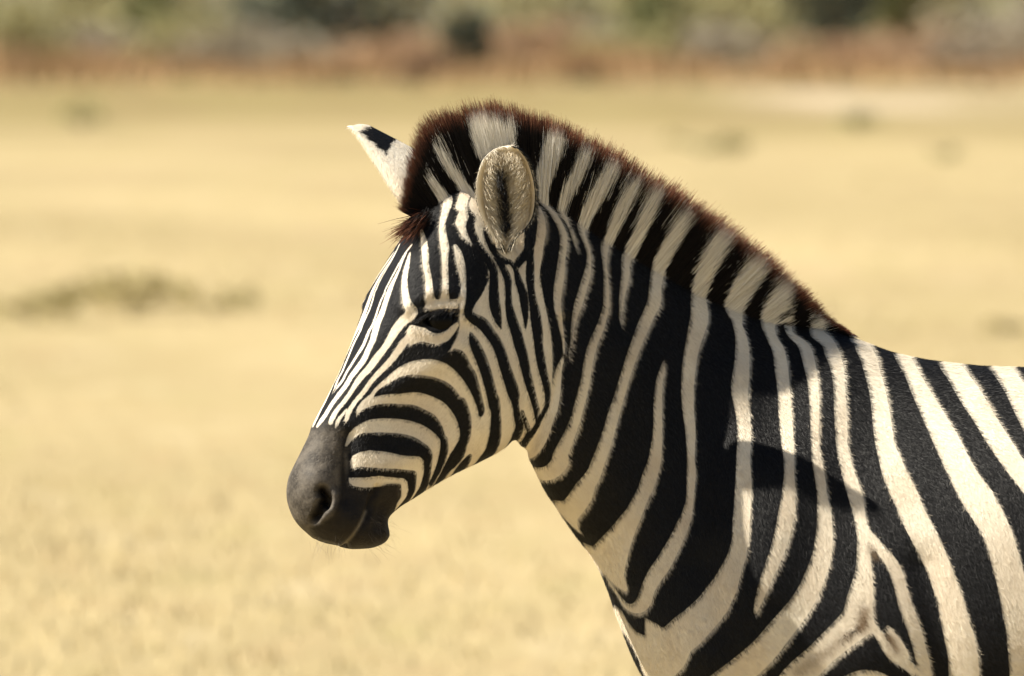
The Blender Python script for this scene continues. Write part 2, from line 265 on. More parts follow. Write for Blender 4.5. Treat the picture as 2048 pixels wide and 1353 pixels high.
def cr_spline(pts, n=5):
    P=np.array(pts,float)
    if len(P)<3: return P
    Q=np.vstack([2*P[0]-P[1],P,2*P[-1]-P[-2]])
    out=[]
    t=np.linspace(0,1,n,endpoint=False)[:,None]
    for i in range(1,len(Q)-2):
        a,b,c,e=Q[i-1],Q[i],Q[i+1],Q[i+2]
        out.append(.5*((2*b)+(c-a)*t+(2*a-5*b+4*c-e)*t*t+(3*b-a-3*c+e)*t**3))
    out.append(P[-1:])
    return np.vstack(out)
def stroke_sdf(px,py,pts,cap,out):
    """positive inside; out = running maximum"""
    P=cr_spline(pts,4); P[:,2]=np.maximum(P[:,2],2)/2
    for a,b in zip(P[:-1],P[1:]):
        m=cap+max(a[2],b[2])
        i=np.nonzero((px>min(a[0],b[0])-m)&(px<max(a[0],b[0])+m)&(py>min(a[1],b[1])-m)&(py<max(a[1],b[1])+m))[0]
        if not len(i): continue
        dx,dy=b[0]-a[0],b[1]-a[1]; L=dx*dx+dy*dy+1e-9
        qx=px[i]-a[0]; qy=py[i]-a[1]
        t=np.clip((qx*dx+qy*dy)/L,0,1)
        d=a[2]+(b[2]-a[2])*t-np.hypot(qx-dx*t,qy-dy*t)
        out[i]=np.maximum(out[i],d)
def poly_sdf(px,py,pts,cap=14):
    P=np.array(pts,float); out=np.full(len(px),-float(cap))
    i=np.nonzero((px>P[:,0].min()-cap)&(px<P[:,0].max()+cap)&(py>P[:,1].min()-cap)&(py<P[:,1].max()+cap))[0]
    x=px[i];y=py[i]; d=np.full(len(i),1e9); ins=np.zeros(len(i),bool)
    for a,b in zip(P,np.roll(P,-1,0)):
        dx,dy=b-a; t=np.clip(((x-a[0])*dx+(y-a[1])*dy)/(dx*dx+dy*dy+1e-9),0,1)
        d=np.minimum(d,np.hypot(x-a[0]-dx*t,y-a[1]-dy*t))
        if dy!=0: ins^=((a[1]>y)!=(b[1]>y))&(x<a[0]+dx*(y-a[1])/dy)
    out[i]=np.where(ins,d,-d)
    return out
def stripe_sdf(px,py,d,cap=14.):
    s=np.full(len(px),-cap)
    for w in d['W']: stroke_sdf(px,py,w,cap,s)
    for p in d['WP']: s=np.maximum(s,poly_sdf(px,py,p))
    k=np.full(len(px),-cap)
    for w in d['K']: stroke_sdf(px,py,w,cap,k)
    for p in d['KP']: k=np.maximum(k,poly_sdf(px,py,p))
    return np.clip(np.minimum(s,-k),-cap,cap)


# ------------------------------------------------------------------ ground
def ground_material():
    m, n, l, p = newmat('dry_grass_ground')
    tc = n.new('ShaderNodeTexCoord'); mp = n.new('ShaderNodeMapping'); mp.inputs['Scale'].default_value = (1.0, 0.22, 1.0)
    l.new(tc.outputs['Object'], mp.inputs['Vector']); v = mp.outputs[0]
    big = noise(n, l, 0.16, 4, 0.55, v); mid = noise(n, l, 0.9, 4, 0.6, v); fine = noise(n, l, 9.0, 4, 0.6, tc.outputs['Object'])
    c = mixc(n, l, maprange(n, l, big, 0.40, 0.62), (0.355, 0.282, 0.148), (0.440, 0.350, 0.188))
    c = mixc(n, l, maprange(n, l, mid, 0.52, 0.72, 0, 0.45), c, (0.31, 0.26, 0.115))
    c = mixc(n, l, maprange(n, l, noise(n, l, 0.35, 3, 0.5, v), 0.55, 0.72, 0, 0.55), c, (0.41, 0.31, 0.185))
    c = mixc(n, l, maprange(n, l, fine, 0.5, 0.75, 0, 0.45), c, (0.34, 0.265, 0.13))
    c = mixc(n, l, maprange(n, l, noise(n, l, 2.6, 3, 0.6, v), 0.50, 0.66, 0, 0.35), c, (0.34, 0.245, 0.13))
    c = mixc(n, l, maprange(n, l, noise(n, l, 1.7, 3, 0.6, v, 0.4), 0.54, 0.70, 0, 0.35), c, (0.32, 0.275, 0.12))
    c = mixc(n, l, maprange(n, l, noise(n, l, 2.1, 3, 0.6, v, 0.8), 0.55, 0.72, 0, 0.6), c, (0.46, 0.375, 0.225))
    # far out: a greener belt, then pale sand, as the plain itself is coloured
    sep = n.new('ShaderNodeSeparateXYZ'); l.new(tc.outputs['Object'], sep.inputs[0])
    y = sep.outputs[1]; x = sep.outputs[0]
    wob = mathn(n, l, 'ADD', y, mathn(n, l, 'MULTIPLY', mathn(n, l, 'SUBTRACT', noise(n, l, 0.10, 3), 0.5), 90.0))
    belt = maprange(n, l, wob, 130, 250)
    left = maprange(n, l, noise(n, l, 0.09, 3), 0.22, 0.50)
    c = mixc(n, l, mathn(n, l, 'MULTIPLY', mathn(n, l, 'MULTIPLY', belt, left), 0.85), c, mixc(n, l, maprange(n, l, noise(n, l, 0.45, 3, 0.5, v), 0.4, 0.6), (0.205, 0.150, 0.068), (0.225, 0.185, 0.070)))
    sand = mathn(n, l, 'MULTIPLY', mathn(n, l, 'MULTIPLY', maprange(n, l, wob, 215, 245), maprange(n, l, wob, 360, 300)), maprange(n, l, x, 3.0, 8.0))
    c = mixc(n, l, mathn(n, l, 'MULTIPLY', sand, maprange(n, l, noise(n, l, 0.22, 2), 0.40, 0.62)), c, (0.52, 0.42, 0.30))
    far = maprange(n, l, wob, 385, 415)
    c = mixc(n, l, far, c, (0.30, 0.19, 0.095))
    l.new(c, p.inputs['Base Color']); p.inputs['Roughness'].default_value = 0.95; p.inputs['Specular IOR Level'].default_value = 0.05
    b = n.new('ShaderNodeBump'); b.inputs['Strength'].default_value = 0.6; b.inputs['Distance'].default_value = 0.03
    l.new(fine, b.inputs['Height']); l.new(b.outputs[0], p.inputs['Normal'])
    return m
gx = np.concatenate([np.linspace(-2500, -60, 12), np.linspace(-50, 50, 41), np.linspace(60, 2500, 12)])
gy = np.concatenate([np.linspace(-400, -30, 8), np.linspace(-20, 420, 89), np.linspace(450, 4000, 20)])
GX, GY = np.meshgrid(gx, gy)
def gh(x, y):
    r = np.clip((np.hypot(x, y) - 6.0) / 20.0, 0, 1)
    return r * (0.03 * np.sin(x * 0.9 + y * 0.13) + 0.025 * np.sin(y * 0.31 + 1.3) * np.cos(x * 0.4))
GZ = gh(GX, GY)
nx, ny = len(gx), len(gy)
I, J = np.meshgrid(np.arange(nx - 1), np.arange(ny - 1)); b0 = (J * nx + I).ravel()
ground = npmesh('ground', np.stack([GX.ravel(), GY.ravel(), GZ.ravel()], 1), np.stack([b0, b0 + 1, b0 + nx + 1, b0 + nx], 1), ground_material(), smooth=True)
tag(ground, kind='structure')

# blades: n upright tapered blades (2 triangles as one bent pair)
def blades(n, x, y, h, w, lean, name, mat, label, cat):
    z0 = gh(x, y) - 0.01
    a = RNG.uniform(0, 2 * np.pi, n); la = RNG.uniform(0, 2 * np.pi, n)
    dx, dy = np.cos(a) * w / 2, np.sin(a) * w / 2
    lx, ly = np.cos(la) * lean * h, np.sin(la) * lean * h
    V = np.empty((n, 5, 3), np.float32)
    V[:, 0] = np.stack([x - dx, y - dy, z0], 1); V[:, 1] = np.stack([x + dx, y + dy, z0], 1)
    V[:, 2] = np.stack([x - dx * .7 + lx * .35, y - dy * .7 + ly * .35, z0 + h * .6], 1)
    V[:, 3] = np.stack([x + dx * .7 + lx * .35, y + dy * .7 + ly * .35, z0 + h * .6], 1)
    V[:, 4] = np.stack([x + lx, y + ly, z0 + h], 1)
    b = np.arange(n)[:, None] * 5
    F = np.concatenate([b + [0, 1, 3], b + [0, 3, 2], b + [2, 3, 4]])
    o = npmesh(name, V.reshape(-1, 3), F, mat, attrs={'rnd': np.repeat(RNG.uniform(0, 1, n), 5)})
    return tag(o, label, cat, kind='stuff')
# dry grass of the plain
n = 90000
yy = 8.0 + 120.0 * RNG.uniform(0, 1, n) ** 1.5
xx = RNG.uniform(-1, 1, n) * (2.2 + 0.085 * (yy + 18))
pat = np.sin(xx * 1.7 + 1.1 * np.sin(yy * .21)) + np.sin(yy * .45 + xx * .8)
keep = RNG.uniform(-5.0, 2.0, n) < pat
xx, yy = xx[keep], yy[keep]
blades(len(xx), xx, yy, RNG.uniform(.015, .05, len(xx)), RNG.uniform(.006, .014, len(xx)), RNG.uniform(.2, .8, len(xx)), 'grass',
       foliage_material('dry_grass', (0.42, 0.335, 0.175), (0.56, 0.46, 0.26)), 'short sunlit dry yellow grass covering the open plain', 'grass')
n = 26000      # near the animal's feet
xx = RNG.uniform(-2.5, 3.5, n); yy = RNG.uniform(-7, 8, n)
blades(n, xx, yy, RNG.uniform(.04, .12, n), RNG.uniform(.005, .012, n), RNG.uniform(.2, .8, n), 'grass',
       bpy.data.materials['dry_grass'], 'cropped dry grass around the hooves of the zebra', 'grass')
# red-brown belt of dry reeds at the edge of the bush
n = 26000
xx = RNG.uniform(-46, 46, n); yy = 392 + 14 * np.sin(xx * .9) * np.sin(xx * .37 + 2) + 45 * RNG.uniform(0, 1, n) - 60 * RNG.uniform(0, 1, n) ** 9
hh = RNG.uniform(.45, 1.1, n) * (0.75 + 0.35 * np.sin(xx * .55) * np.sin(xx * .21 + 1))
hh *= np.where((xx > 6.5) & (xx < 9.0), .45, 1.0)
blades(n, xx, yy, hh, RNG.uniform(.06, .16, n), RNG.uniform(.1, .5, n), 'reed_belt',
       foliage_material('dry_reed', (0.26, 0.15, 0.07), (0.44, 0.29, 0.155)), 'rust brown belt of dry reeds along the edge of the bush', 'reeds')

# ------------------------------------------------------------------ bushes and trees
def leaves(centres, radii, n, size):
    k = RNG.integers(0, len(centres), n)
    d = RNG.normal(size=(n, 3)); d /= np.linalg.norm(d, axis=1)[:, None]
    r = RNG.uniform(0.25, 1.0, n) ** 0.5
    c = centres[k] + d * radii[k] * r[:, None]
    a = RNG.normal(size=(n, 3)); a /= np.linalg.norm(a, axis=1)[:, None]
    b = np.cross(a, RNG.normal(size=(n, 3))); b /= np.linalg.norm(b, axis=1)[:, None]
    s = size * RNG.uniform(.5, 1.3, n)[:, None]
    V = np.stack([c - a * s, c + b * s * .45, c + a * s, c - b * s * .45], 1).reshape(-1, 3)
    return V, np.arange(4 * n).reshape(-1, 4)
def bush(name, label, cat, px, base_py, width_px, height_px, cols, n=700, group=None, dist=None, trunk=True):
    """placed where its foot meets the plain; pixel sizes turned to metres at that distance"""
    d = dist if dist else CAMZ * S * DIST / (base_py - HORIZON)
    k = d / (S * DIST)
    x = (px - 1024) * k; y = YREF - DIST + d
    w = width_px * k; h = height_px * k
    root = empty(name, (x, y, float(gh(np.array(x), np.array(y)))))
    z0 = root.location.z
    nb = max(5, int(7 + 2 * w))
    cs = np.stack([RNG.uniform(-.5, .5, nb) * w * .75, RNG.uniform(-.5, .5, nb) * w * .6, RNG.uniform(.25, .85, nb) * h], 1)
    cs[:, 2] *= 1 - .5 * np.abs(cs[:, 0] / (w * .5)) ** 2
    rad = np.stack([RNG.uniform(.16, .28, nb) * w, RNG.uniform(.16, .28, nb) * w, RNG.uniform(.14, .24, nb) * h], 1)
    V, F = leaves(cs, rad, n, (0.045 * (w + h) / 2 + 0.03) * (1.0 if trunk else .62))
    V[:, 2] = np.maximum(V[:, 2], 0.0)
    V = V + np.array([x, y, z0])
    key = 'leaf_%d_%d' % (int(cols[0][0] * 1000), int(cols[1][1] * 1000))
    mat = bpy.data.materials.get(key) or foliage_material(key, cols[0], cols[1])
    npmesh('crown', V, F, mat, root, attrs={'rnd': np.repeat(RNG.uniform(0, 1, n), 4)})
    # trunk with limbs into each clump
    bm = bmesh.new()
    def limb(p, q, r0, r1):
        p, q = Vector(p), Vector(q); ax = (q - p).normalized(); u = ax.orthogonal().normalized(); v = ax.cross(u)
        ra = [bm.verts.new(p + (u * math.cos(t) + v * math.sin(t)) * r0) for t in (0, 1.26, 2.51, 3.77, 5.03)]
        rb = [bm.verts.new(q + (u * math.cos(t) + v * math.sin(t)) * r1) for t in (0, 1.26, 2.51, 3.77, 5.03)]
        for i in range(5): bm.faces.new((ra[i], ra[(i + 1) % 5], rb[(i + 1) % 5], rb[i]))
    r0 = .02 * (w + h) / 2 + .004
    limb((x, y, z0 - .02), (x, y, z0 + h * .3), r0, r0 * .7)
    for c in cs: limb((x, y, z0 + h * .22), (x + c[0], y + c[1], z0 + c[2]), r0 * .6, r0 * .2)
    me = bpy.data.meshes.new('trunk'); bm.to_mesh(me); bm.free(); me.materials.append(M_BARK)
    t = bpy.data.objects.new('trunk' if trunk else 'stem', me); COL.objects.link(t); t.parent = root
    t.matrix_parent_inverse = root.matrix_basis.inverted()
    return tag(root, label, cat, group)
OLIVE = ((0.24, 0.225, 0.10), (0.38, 0.345, 0.165)); GREY = ((0.26, 0.23, 0.165), (0.40, 0.345, 0.255)); DARK = ((0.045, 0.058, 0.045), (0.10, 0.115, 0.080))
BROWN = ((0.34, 0.22, 0.13), (0.50, 0.35, 0.22)); DBROWN = ((0.055, 0.028, 0.018), (0.11, 0.06, 0.04)); GREEN = ((0.10, 0.115, 0.045), (0.19, 0.20, 0.08)); TUFT = ((0.33, 0.28, 0.125), (0.47, 0.39, 0.19))
# tufts on the plain
bush('grass_tuft', 'broad olive grass tuft, the tallest on the near plain', 'tuft', 265, 632, 270, 120, TUFT, 480, trunk=False)
bush('grass_tuft', 'low sprawling tuft beside the tall olive tuft', 'tuft', 60, 640, 260, 80, TUFT, 380, trunk=False)
bush('grass_tuft', 'thin trailing tuft on the side of the tall olive tuft nearer the zebra', 'tuft', 425, 628, 190, 55, TUFT, 220, trunk=False)
bush('green_shrub', 'small yellow-green shrub in the greenish far belt beyond the pale ear', 'shrub', 165, 262, 140, 70, OLIVE, 150)
bush('green_shrub', 'wide low green shrub above the slope of the mane', 'shrub', 1405, 308, 180, 55, OLIVE, 140)
bush('green_shrub', 'dark little shrub standing against the pale sand', 'shrub', 1722, 262, 100, 55, OLIVE, 200)
bush('green_shrub', 'faint thin green shrub below the pale sand', 'shrub', 1890, 318, 90, 38, OLIVE, 70)
bush('grass_tuft', 'small green tuft low over the back of the zebra', 'tuft', 2015, 668, 100, 36, TUFT, 120, trunk=False)
# edge of the bush
bush('thorn_bush', 'low dark brown bush at the foot of the reeds', 'bush', 852, 168, 130, 58, DBROWN, 500)
bush('thorn_bush', 'small dark bush below the wide dark thicket, in front of the reeds', 'bush', 662, 166, 85, 48, DBROWN, 260)
bush('thorn_bush', 'small dark bush just over the crest of the mane', 'bush', 1165, 172, 80, 42, DBROWN, 260)
bush('thorn_bush', 'round blackish bush standing alone above the reeds', 'bush', 935, 160, 125, 165, DARK, 1100)
edge = [(30, 250, 150, OLIVE), (120, 210, 105, GREY), (215, 230, 110, GREY), (400, 260, 140, OLIVE), (470, 200, 105, GREY), (560, 240, 85, GREY), (640, 190, 78, GREY), (790, 230, 80, BROWN),
        (1060, 240, 130, BROWN), (1150, 210, 115, GREY), (1260, 230, 130, OLIVE), (1370, 220, 115, OLIVE), (1440, 220, 120, GREY), (1540, 200, 95, OLIVE), (1640, 200, 85, BROWN), (1760, 180, 85, BROWN), (1850, 210, 110, BROWN), (1960, 260, 150, GREY), (2080, 240, 160, GREY)]
desc = {id(OLIVE): 'olive leafy bush', id(GREY): 'grey-brown twiggy bush', id(BROWN): 'tawny dry bush'}
near = ['at the far end by the grey scrub', 'between olive neighbours', 'under the open gap in the trees', 'beside the first green tree', 'beside the slimmer dark tree of the thicket', 'just under the dark thicket', 'at the foot of the dark thicket', 'between dark thicket and blackish bush',
        'close beside the blackish bush', 'behind the crest of the mane', 'above the slope of the mane', 'past the small dark tree', 'next to the bare gap', 'short of the second thicket', 'in front of the second thicket', 'at the far foot of the second thicket', 'past the second thicket', 'tall one at the edge of the scrub', 'last one of the scrub row']
for (px, w, h, c), where in zip(edge, near):
    bush('scrub_bush', desc[id(c)] + ' ' + where, 'bush', px, 0, w * 1.15, h + RNG.uniform(-10, 10), c, 750, 'scrub along the edge of the plain', dist=432 + RNG.uniform(0, 30))
for px, w, h, d, lab in ((690, 330, 330, 470, 'wide dark evergreen thicket towering over the scrub'), (560, 170, 260, 480, 'dark evergreen tree joined to the wide thicket'), (300, 110, 260, 475, 'slim dark tree alone behind the grey scrub'), (1310, 130, 230, 470, 'small dark green tree above the mane slope'), (1680, 230, 270, 470, 'second dark evergreen thicket behind tawny bushes'), (1815, 120, 280, 480, 'dark slim tree beside the second thicket')):
    bush('evergreen_tree', lab, 'tree', px, 0, w, h, DARK if w > 160 else GREEN, 1100, 'dark trees behind the scrub', dist=d)
# the far-off wood that closes the view
nb = 620
cs = np.stack([RNG.uniform(-190, 190, nb), RNG.uniform(560, 640, nb), RNG.uniform(1.0, 6.5, nb)], 1)
rad = np.stack([RNG.uniform(2.5, 6, nb), RNG.uniform(2, 4, nb), RNG.uniform(1.5, 3.5, nb)], 1)
V, F = leaves(cs, rad, 100000, 0.38)
V[:, 2] = np.maximum(V[:, 2], 0)
tag(npmesh('far_wood', V, F, foliage_material('far_leaf', (0.21, 0.205, 0.10), (0.36, 0.335, 0.17)), attrs={'rnd': np.repeat(RNG.uniform(0, 1, 100000), 4)}),
    'hazy olive wood closing the view behind the scrub', 'wood', kind='stuff')

# ------------------------------------------------------------------ ZEBRA
zebra = tag(empty('zebra', (X(2250), 0, 0)), 'black and white striped zebra standing in profile with upright mane', 'zebra')
YAW = math.radians(24); CA, SA = math.cos(YAW), math.sin(YAW); HX, HY = X(1000), -0.12
DY = HY + 0.03        # the neck bends towards the viewer
def head_pt(px, py, s):
    u = (px - 1000) / S / CA
    return np.array([HX + u * CA + s * SA, HY + u * SA - s * CA, Z(py)])
def head_s(x, y): return (x - HX) * SA - (y - HY) * CA

def catmull(P, n):
    return cr_spline(P, n)
def loft(secs, frame, n_ring=72, sub=6):
    """secs rows: tx ty bx by w bias expo yoff ; frame(px,py,l,yoff)->xyz"""
    R = catmull(secs, sub); V = []; m = len(R)
    ph = np.linspace(0, 2 * np.pi, n_ring, endpoint=False)
    for tx, ty, bx, by, w, b, e, yo in R:
        ch = np.sign(np.cos(ph)) * np.abs(np.cos(ph)) ** (2 / e); sh = np.sign(np.sin(ph)) * np.abs(np.sin(ph)) ** (2 / e)
        px = (tx + bx) / 2 + ch * (tx - bx) / 2; py = (ty + by) / 2 + ch * (ty - by) / 2
        lat = sh * w * (1 + b * ch)
        V.append(frame(px, py, lat, yo))
    V = np.array(V)                                   # m, ring, 3
    F = []
    for i in range(m - 1):
        for j in range(n_ring):
            k = (j + 1) % n_ring
            F.append((i * n_ring + j, i * n_ring + k, (i + 1) * n_ring + k, (i + 1) * n_ring + j))
    Vf = V.reshape(-1, 3); c0 = len(Vf)
    Vf = np.vstack([Vf, V[0].mean(0), V[-1].mean(0)])
    T = [(c0, (j + 1) % n_ring, j) for j in range(n_ring)] + [(c0 + 1, (m - 1) * n_ring + j, (m - 1) * n_ring + (j + 1) % n_ring) for j in range(n_ring)]
    return Vf, F, T
def f_body(px, py, lat, yo):
    return np.stack([X(px), yo - lat, Z(py)], 1)
def f_head(px, py, lat, yo):
    u = (px - 1000) / S / CA
    return np.stack([HX + u * CA + lat * SA, HY + u * SA - lat * CA, Z(py)], 1)
HEAD = [(905,372,1010,500,.055,0,2,0),(862,405,1055,560,.075,.05,2.1,0),(825,462,1075,640,.088,.10,2.3,0),(795,515,1078,715,.098,.15,2.4,0),(765,570,1062,790,.102,.18,2.45,0),
        (745,625,1035,856,.098,.15,2.4,0),(720,680,1000,896,.086,.06,2.3,0),(694,733,957,921,.073,0,2.2,0),(667,785,910,943,.063,-.04,2.2,0),(638,838,866,967,.055,-.05,2.2,0),
        (618,880,826,993,.050,0,2.2,0),(600,922,794,1013,.049,.05,2.2,0),(588,960,774,1036,.052,.08,2.2,0),(586,995,774,1072,.053,.05,2.2,0),(600,1035,745,1090,.046,0,2.2,0),(630,1068,700,1093,.028,0,2,0)]
TRUNK = [(930,470,985,720,  .05,0,2,-.14),(1010,388,1035,880,.066,-.1,2,-.125),(1100,392,1062,925,.076,-.2,2.1,-.105),(1200,450,1098,998,.086,-.28,2.1,-.078),(1320,522,1143,1068,.097,-.3,2.1,-.046),
         (1440,592,1192,1138,.113,-.3,2.15,-.02),(1560,640,1232,1232,.135,-.3,2.2,-.005),(1660,664,1292,1368,.165,-.28,2.2,0),(1730,688,1400,1485,.19,-.25,2.2,0),(1800,712,1560,1545,.21,-.2,2.2,0),
         (1900,730,1800,1560,.235,-.15,2.2,0),(2048,740,2050,1570,.26,-.1,2.2,0),(2400,738,2400,1600,.285,-.05,2.2,0),(2700,712,2700,1560,.275,0,2.2,0),(2900,705,2900,1480,.25,.05,2.2,0),
         (3080,750,3040,1400,.2,.05,2.1,0),(3200,880,3160,1280,.12,0,2,0),(3240,980,3220,1150,.05,0,2,0)]
FORE = [(1650,1240,.12,.05),(1690,1400,.10,.065),(1715,1530,.072,.055),(1710,1700,.052,.045),(1705,1860,.042,.038),(1705,1930,.045,.042),(1708,2000,.034,.034),(1710,2150,.027,.026),(1712,2330,.026,.026),(1715,2370,.033,.031),(1700,2430,.028,.027),(1690,2475,.042,.040),(1682,2530,.055,.048)]
HIND = [(2930,1100,.20,.09),(2900,1350,.16,.085),(2870,1500,.12,.07),(2890,1640,.08,.05),(2960,1760,.055,.042),(3010,1840,.05,.036),(3005,1930,.036,.033),(3000,2100,.03,.028),(2990,2330,.028,.028),(2985,2375,.035,.032),(2965,2435,.03,.028),(2955,2475,.045,.042),(2945,2530,.057,.05)]
parts = [loft(HEAD, f_head), loft(TRUNK, f_body)]
def leg(rows, y, dx):
    secs = []
    for cx, cy, rx, ry in rows: secs.append((cx + dx - rx * S, cy, cx + dx + rx * S, cy, ry, 0, 2, y))
    return loft(secs, f_body, 32, 5)
parts += [leg(FORE, -.115, 0), leg(FORE, .115, -90), leg(HIND, -.14, 0), leg(HIND, .14, 110)]
bm = bmesh.new()
for Vf, F, T in parts:
    vs = [bm.verts.new(v) for v in Vf]
    for f in F: bm.faces.new([vs[i] for i in f])
    for f in T: bm.faces.new([vs[i] for i in f])
me = bpy.data.meshes.new('raw'); bm.to_mesh(me); bm.free()
raw = bpy.data.objects.new('raw', me); COL.objects.link(raw)
md = raw.modifiers.new('r', 'REMESH'); md.mode = 'VOXEL'; md.voxel_size = 0.0042; md.adaptivity = 0
dg = bpy.context.evaluated_depsgraph_get()
rm = bpy.data.meshes.new_from_object(raw.evaluated_get(dg))
bpy.data.objects.remove(raw)
def mesh_arrays(me):
    v = np.empty(len(me.vertices) * 3, np.float32); me.vertices.foreach_get('co', v)
    e = np.empty(len(me.edges) * 2, np.int32); me.edges.foreach_get('vertices', e)
    return v.reshape(-1, 3).astype(float), e.reshape(-1, 2)
def normals(me):
    nn = np.empty(len(me.vertices) * 3, np.float32); me.vertices.foreach_get('normal', nn); return nn.reshape(-1, 3).astype(float)
def setco(me, v):
    me.vertices.foreach_set('co', v.astype(np.float32).ravel()); me.update()
def smooth(v, e, it, lam=.5, mu=-.52, w=None):
    deg = np.bincount(e.ravel(), minlength=len(v)).astype(float)[:, None]
    for i in range(it):
        for f in ((lam, mu) if mu else (lam,)):
            s = np.empty_like(v)
            for k in range(3):
                s[:, k] = np.bincount(e[:, 0], v[e[:, 1], k], len(v)) + np.bincount(e[:, 1], v[e[:, 0], k], len(v))
            d = (s / deg - v) * f
            v = v + (d if w is None else d * w[:, None])
    return v
v, e = mesh_arrays(rm)
v = smooth(v, e, 10, .5, -.45); setco(rm, v)
# finer mesh on the head
bm = bmesh.new(); bm.from_mesh(rm)
xl, zl = X(1090), Z(1130)
sel = [ed for ed in bm.edges if all(q.co.x < xl - max(0, (q.co.z - Z(700))) * 0 and q.co.z > zl and q.co.x + .0 < xl for q in ed.verts)]
bmesh.ops.subdivide_edges(bm, edges=sel, cuts=1, use_grid_fill=True)
bm.to_mesh(rm); bm.free()
v, e = mesh_arrays(rm)
v = smooth(v, e, 4, .5, -.5); setco(rm, v)

def canon(v):
    """photo-side coordinates of a body point; the far half of the head is mirrored to the near half"""
    x, y = v[:, 0].copy(), v[:, 1].copy()
    s = head_s(x, y)
    far = (s < 0) & (PX(x) < 1060)
    # only in front of the neck
    x[far] -= 2 * s[far] * SA
    return PX(x), PY(v[:, 2])
# ---- sculpting strokes: (points, radius px, millimetres along the normal)
SC = [([(868,628)],46,-6),([(818,612),(850,588),(890,578),(925,595),(938,625)],16,7),([(925,690),(870,722),(800,765)],22,4),([(850,800),(780,835)],38,-4),
      ([(1010,745)],75,6),([(1128,640),(1116,760),(1082,850),(1052,900)],14,-7),([(800,590),(740,700),(650,850)],14,2.0),
      ([(640,960)],45,4),([(700,870),(695,930),(690,985)],20,-7),([(758,1045),(765,1010)],16,-5),([(700,1035)],30,5),
      ([(674,985),(670,1005),(652,1026)],13,6.5),([(636,950)],18,3),
      ([(905,880),(960,850)],26,3),([(765,925),(835,900)],30,7),
      ([(1840,1130),(1862,1230),(1885,1353),(1900,1500)],40,-8),([(1500,1353),(1440,1250),(1400,1130)],36,-6),([(1720,1330),(1700,1420)],60,4),
      ([(1480,760),(1470,900),(1450,1050)],50,7),([(1660,760),(1600,950),(1530,1150)],60,6),([(1530,960),(1490,1120),(1450,1300)],80,13),([(1130,650),(1200,850),(1260,1020)],40,4),([(1300,650),(1360,850),(1400,1000)],35,-3),
      ([(1250,700),(1330,850),(1400,960)],55,4),([(1120,1010),(1180,1100),(1230,1190)],26,-3)]
def seg_dist(px, py, pts):
    P = np.array(pts, float)
    if len(P) == 1: return np.hypot(px - P[0, 0], py - P[0, 1])
    d = np.full(len(px), 1e9)
    if len(P) > 2: P = cr_spline(P, 4)
    for a, b in zip(P[:-1], P[1:]):
        dx, dy = b - a; t = np.clip(((px - a[0]) * dx + (py - a[1]) * dy) / (dx * dx + dy * dy), 0, 1)
        d = np.minimum(d, np.hypot(px - a[0] - dx * t, py - a[1] - dy * t))
    return d
nn = normals(rm); px, py = canon(v)
disp = np.zeros(len(v))
for pts, r, mm in SC: disp += mm * .001 * np.exp(-(seg_dist(px, py, pts) / r) ** 2)
v = v + nn * disp[:, None]; setco(rm, v)
v = smooth(v, e, 2, .5, -.5); setco(rm, v)
# fine features: lids, nostril, mouth
FINE = [([(835,630),(858,613),(885,607),(920,608)],10,3.2),([(832,655),(870,666),(902,655),(922,632)],8,1.5),
        ([(650,975),(656,988),(652,998)],9,-24),([(648,1004),(640,1016),(633,1030)],6.5,-17),([(688,1094),(712,1065),(730,1037),(741,1011),(747,989),(757,968)],6,-7),
        ([(922,596),(920,612)],4,-2)]
nn = normals(rm); px, py = canon(v)
disp = np.zeros(len(v))
for pts, r, mm in FINE: disp += mm * .001 * np.exp(-(seg_dist(px, py, pts) / r) ** 2)
EYE = [(848,635),(862,626),(880,622),(915,621),(913,627),(904,637),(894,644),(880,648),(864,646),(853,641)]
es = poly_sdf(px, py, EYE)
disp += -.013 * np.clip(es / 5 + .3, 0, 1)
v = v + nn * disp[:, None]; setco(rm, v)
eye_w = (np.abs(es) < 11).astype(float)
v = smooth(v, e, 1, .4, 0, eye_w); setco(rm, v)

# ---- coat markings and painted muzzle light and shade as attributes of the skin
px, py = canon(v)
stripe = stripe_sdf(px, py, STR)
# beyond the part seen in the photograph: flank, haunch and leg bands
def smst(a, b, q):
    q = np.clip((q - a) / (b - a), 0, 1); return q * q * (3 - 2 * q)
hq = smst(2500, 3000, px)
flank = 13 * np.sin(2 * np.pi * ((px - .30 * (py - 900)) * (1 - .45 * hq) - (py - 760) * .95 * hq) / 165 + .6 * np.sin(py / 210)) - 1.5
lower = 13 * np.sin(2 * np.pi * (px - .12 * (py - 1300) + 20 * np.sin(py / 90)) / 150) - 1.5
legs = 13 * np.sin(2 * np.pi * (py + 18 * np.sin(px / 37)) / 105) + 1.0
nz = normals(rm)[:, 2]
proc = flank * (1 - smst(1380, 1450, py)) + lower * smst(1380, 1450, py)
proc = np.where((nz < -.55) & (py < 1640), 12, proc)
proc = proc * (1 - smst(1560, 1620, py)) + legs * smst(1560, 1620, py)
wp = np.maximum(smst(2085, 2170, px), smst(1385, 1440, py)) * (px > 1250)
stripe = stripe * (1 - wp) + proc * wp
sg = np.abs(head_s(v[:, 0], v[:, 1])) * S
stripe = np.where((px < 830) & (py < 850) & (py > 470), np.minimum(stripe, sg - 2.4), stripe)
mzd = poly_sdf(px, py, STR['MUZ'], 30.)
muz = np.clip(mzd / np.where(py < 900, 22, 9) + .5, 0, 1)
muz = np.maximum(muz, (v[:, 2] < 0.085) * 1.0)
BROWN_SMUDGE = [([(1722,1215),(1716,1245)],14,.9),([(1690,1262),(1640,1300),(1590,1335)],12,.55),([(1733,1085),(1745,1105)],7,.6),([(1772,1262),(1785,1290)],8,.8),([(905,545),(960,560)],0.1,0)]
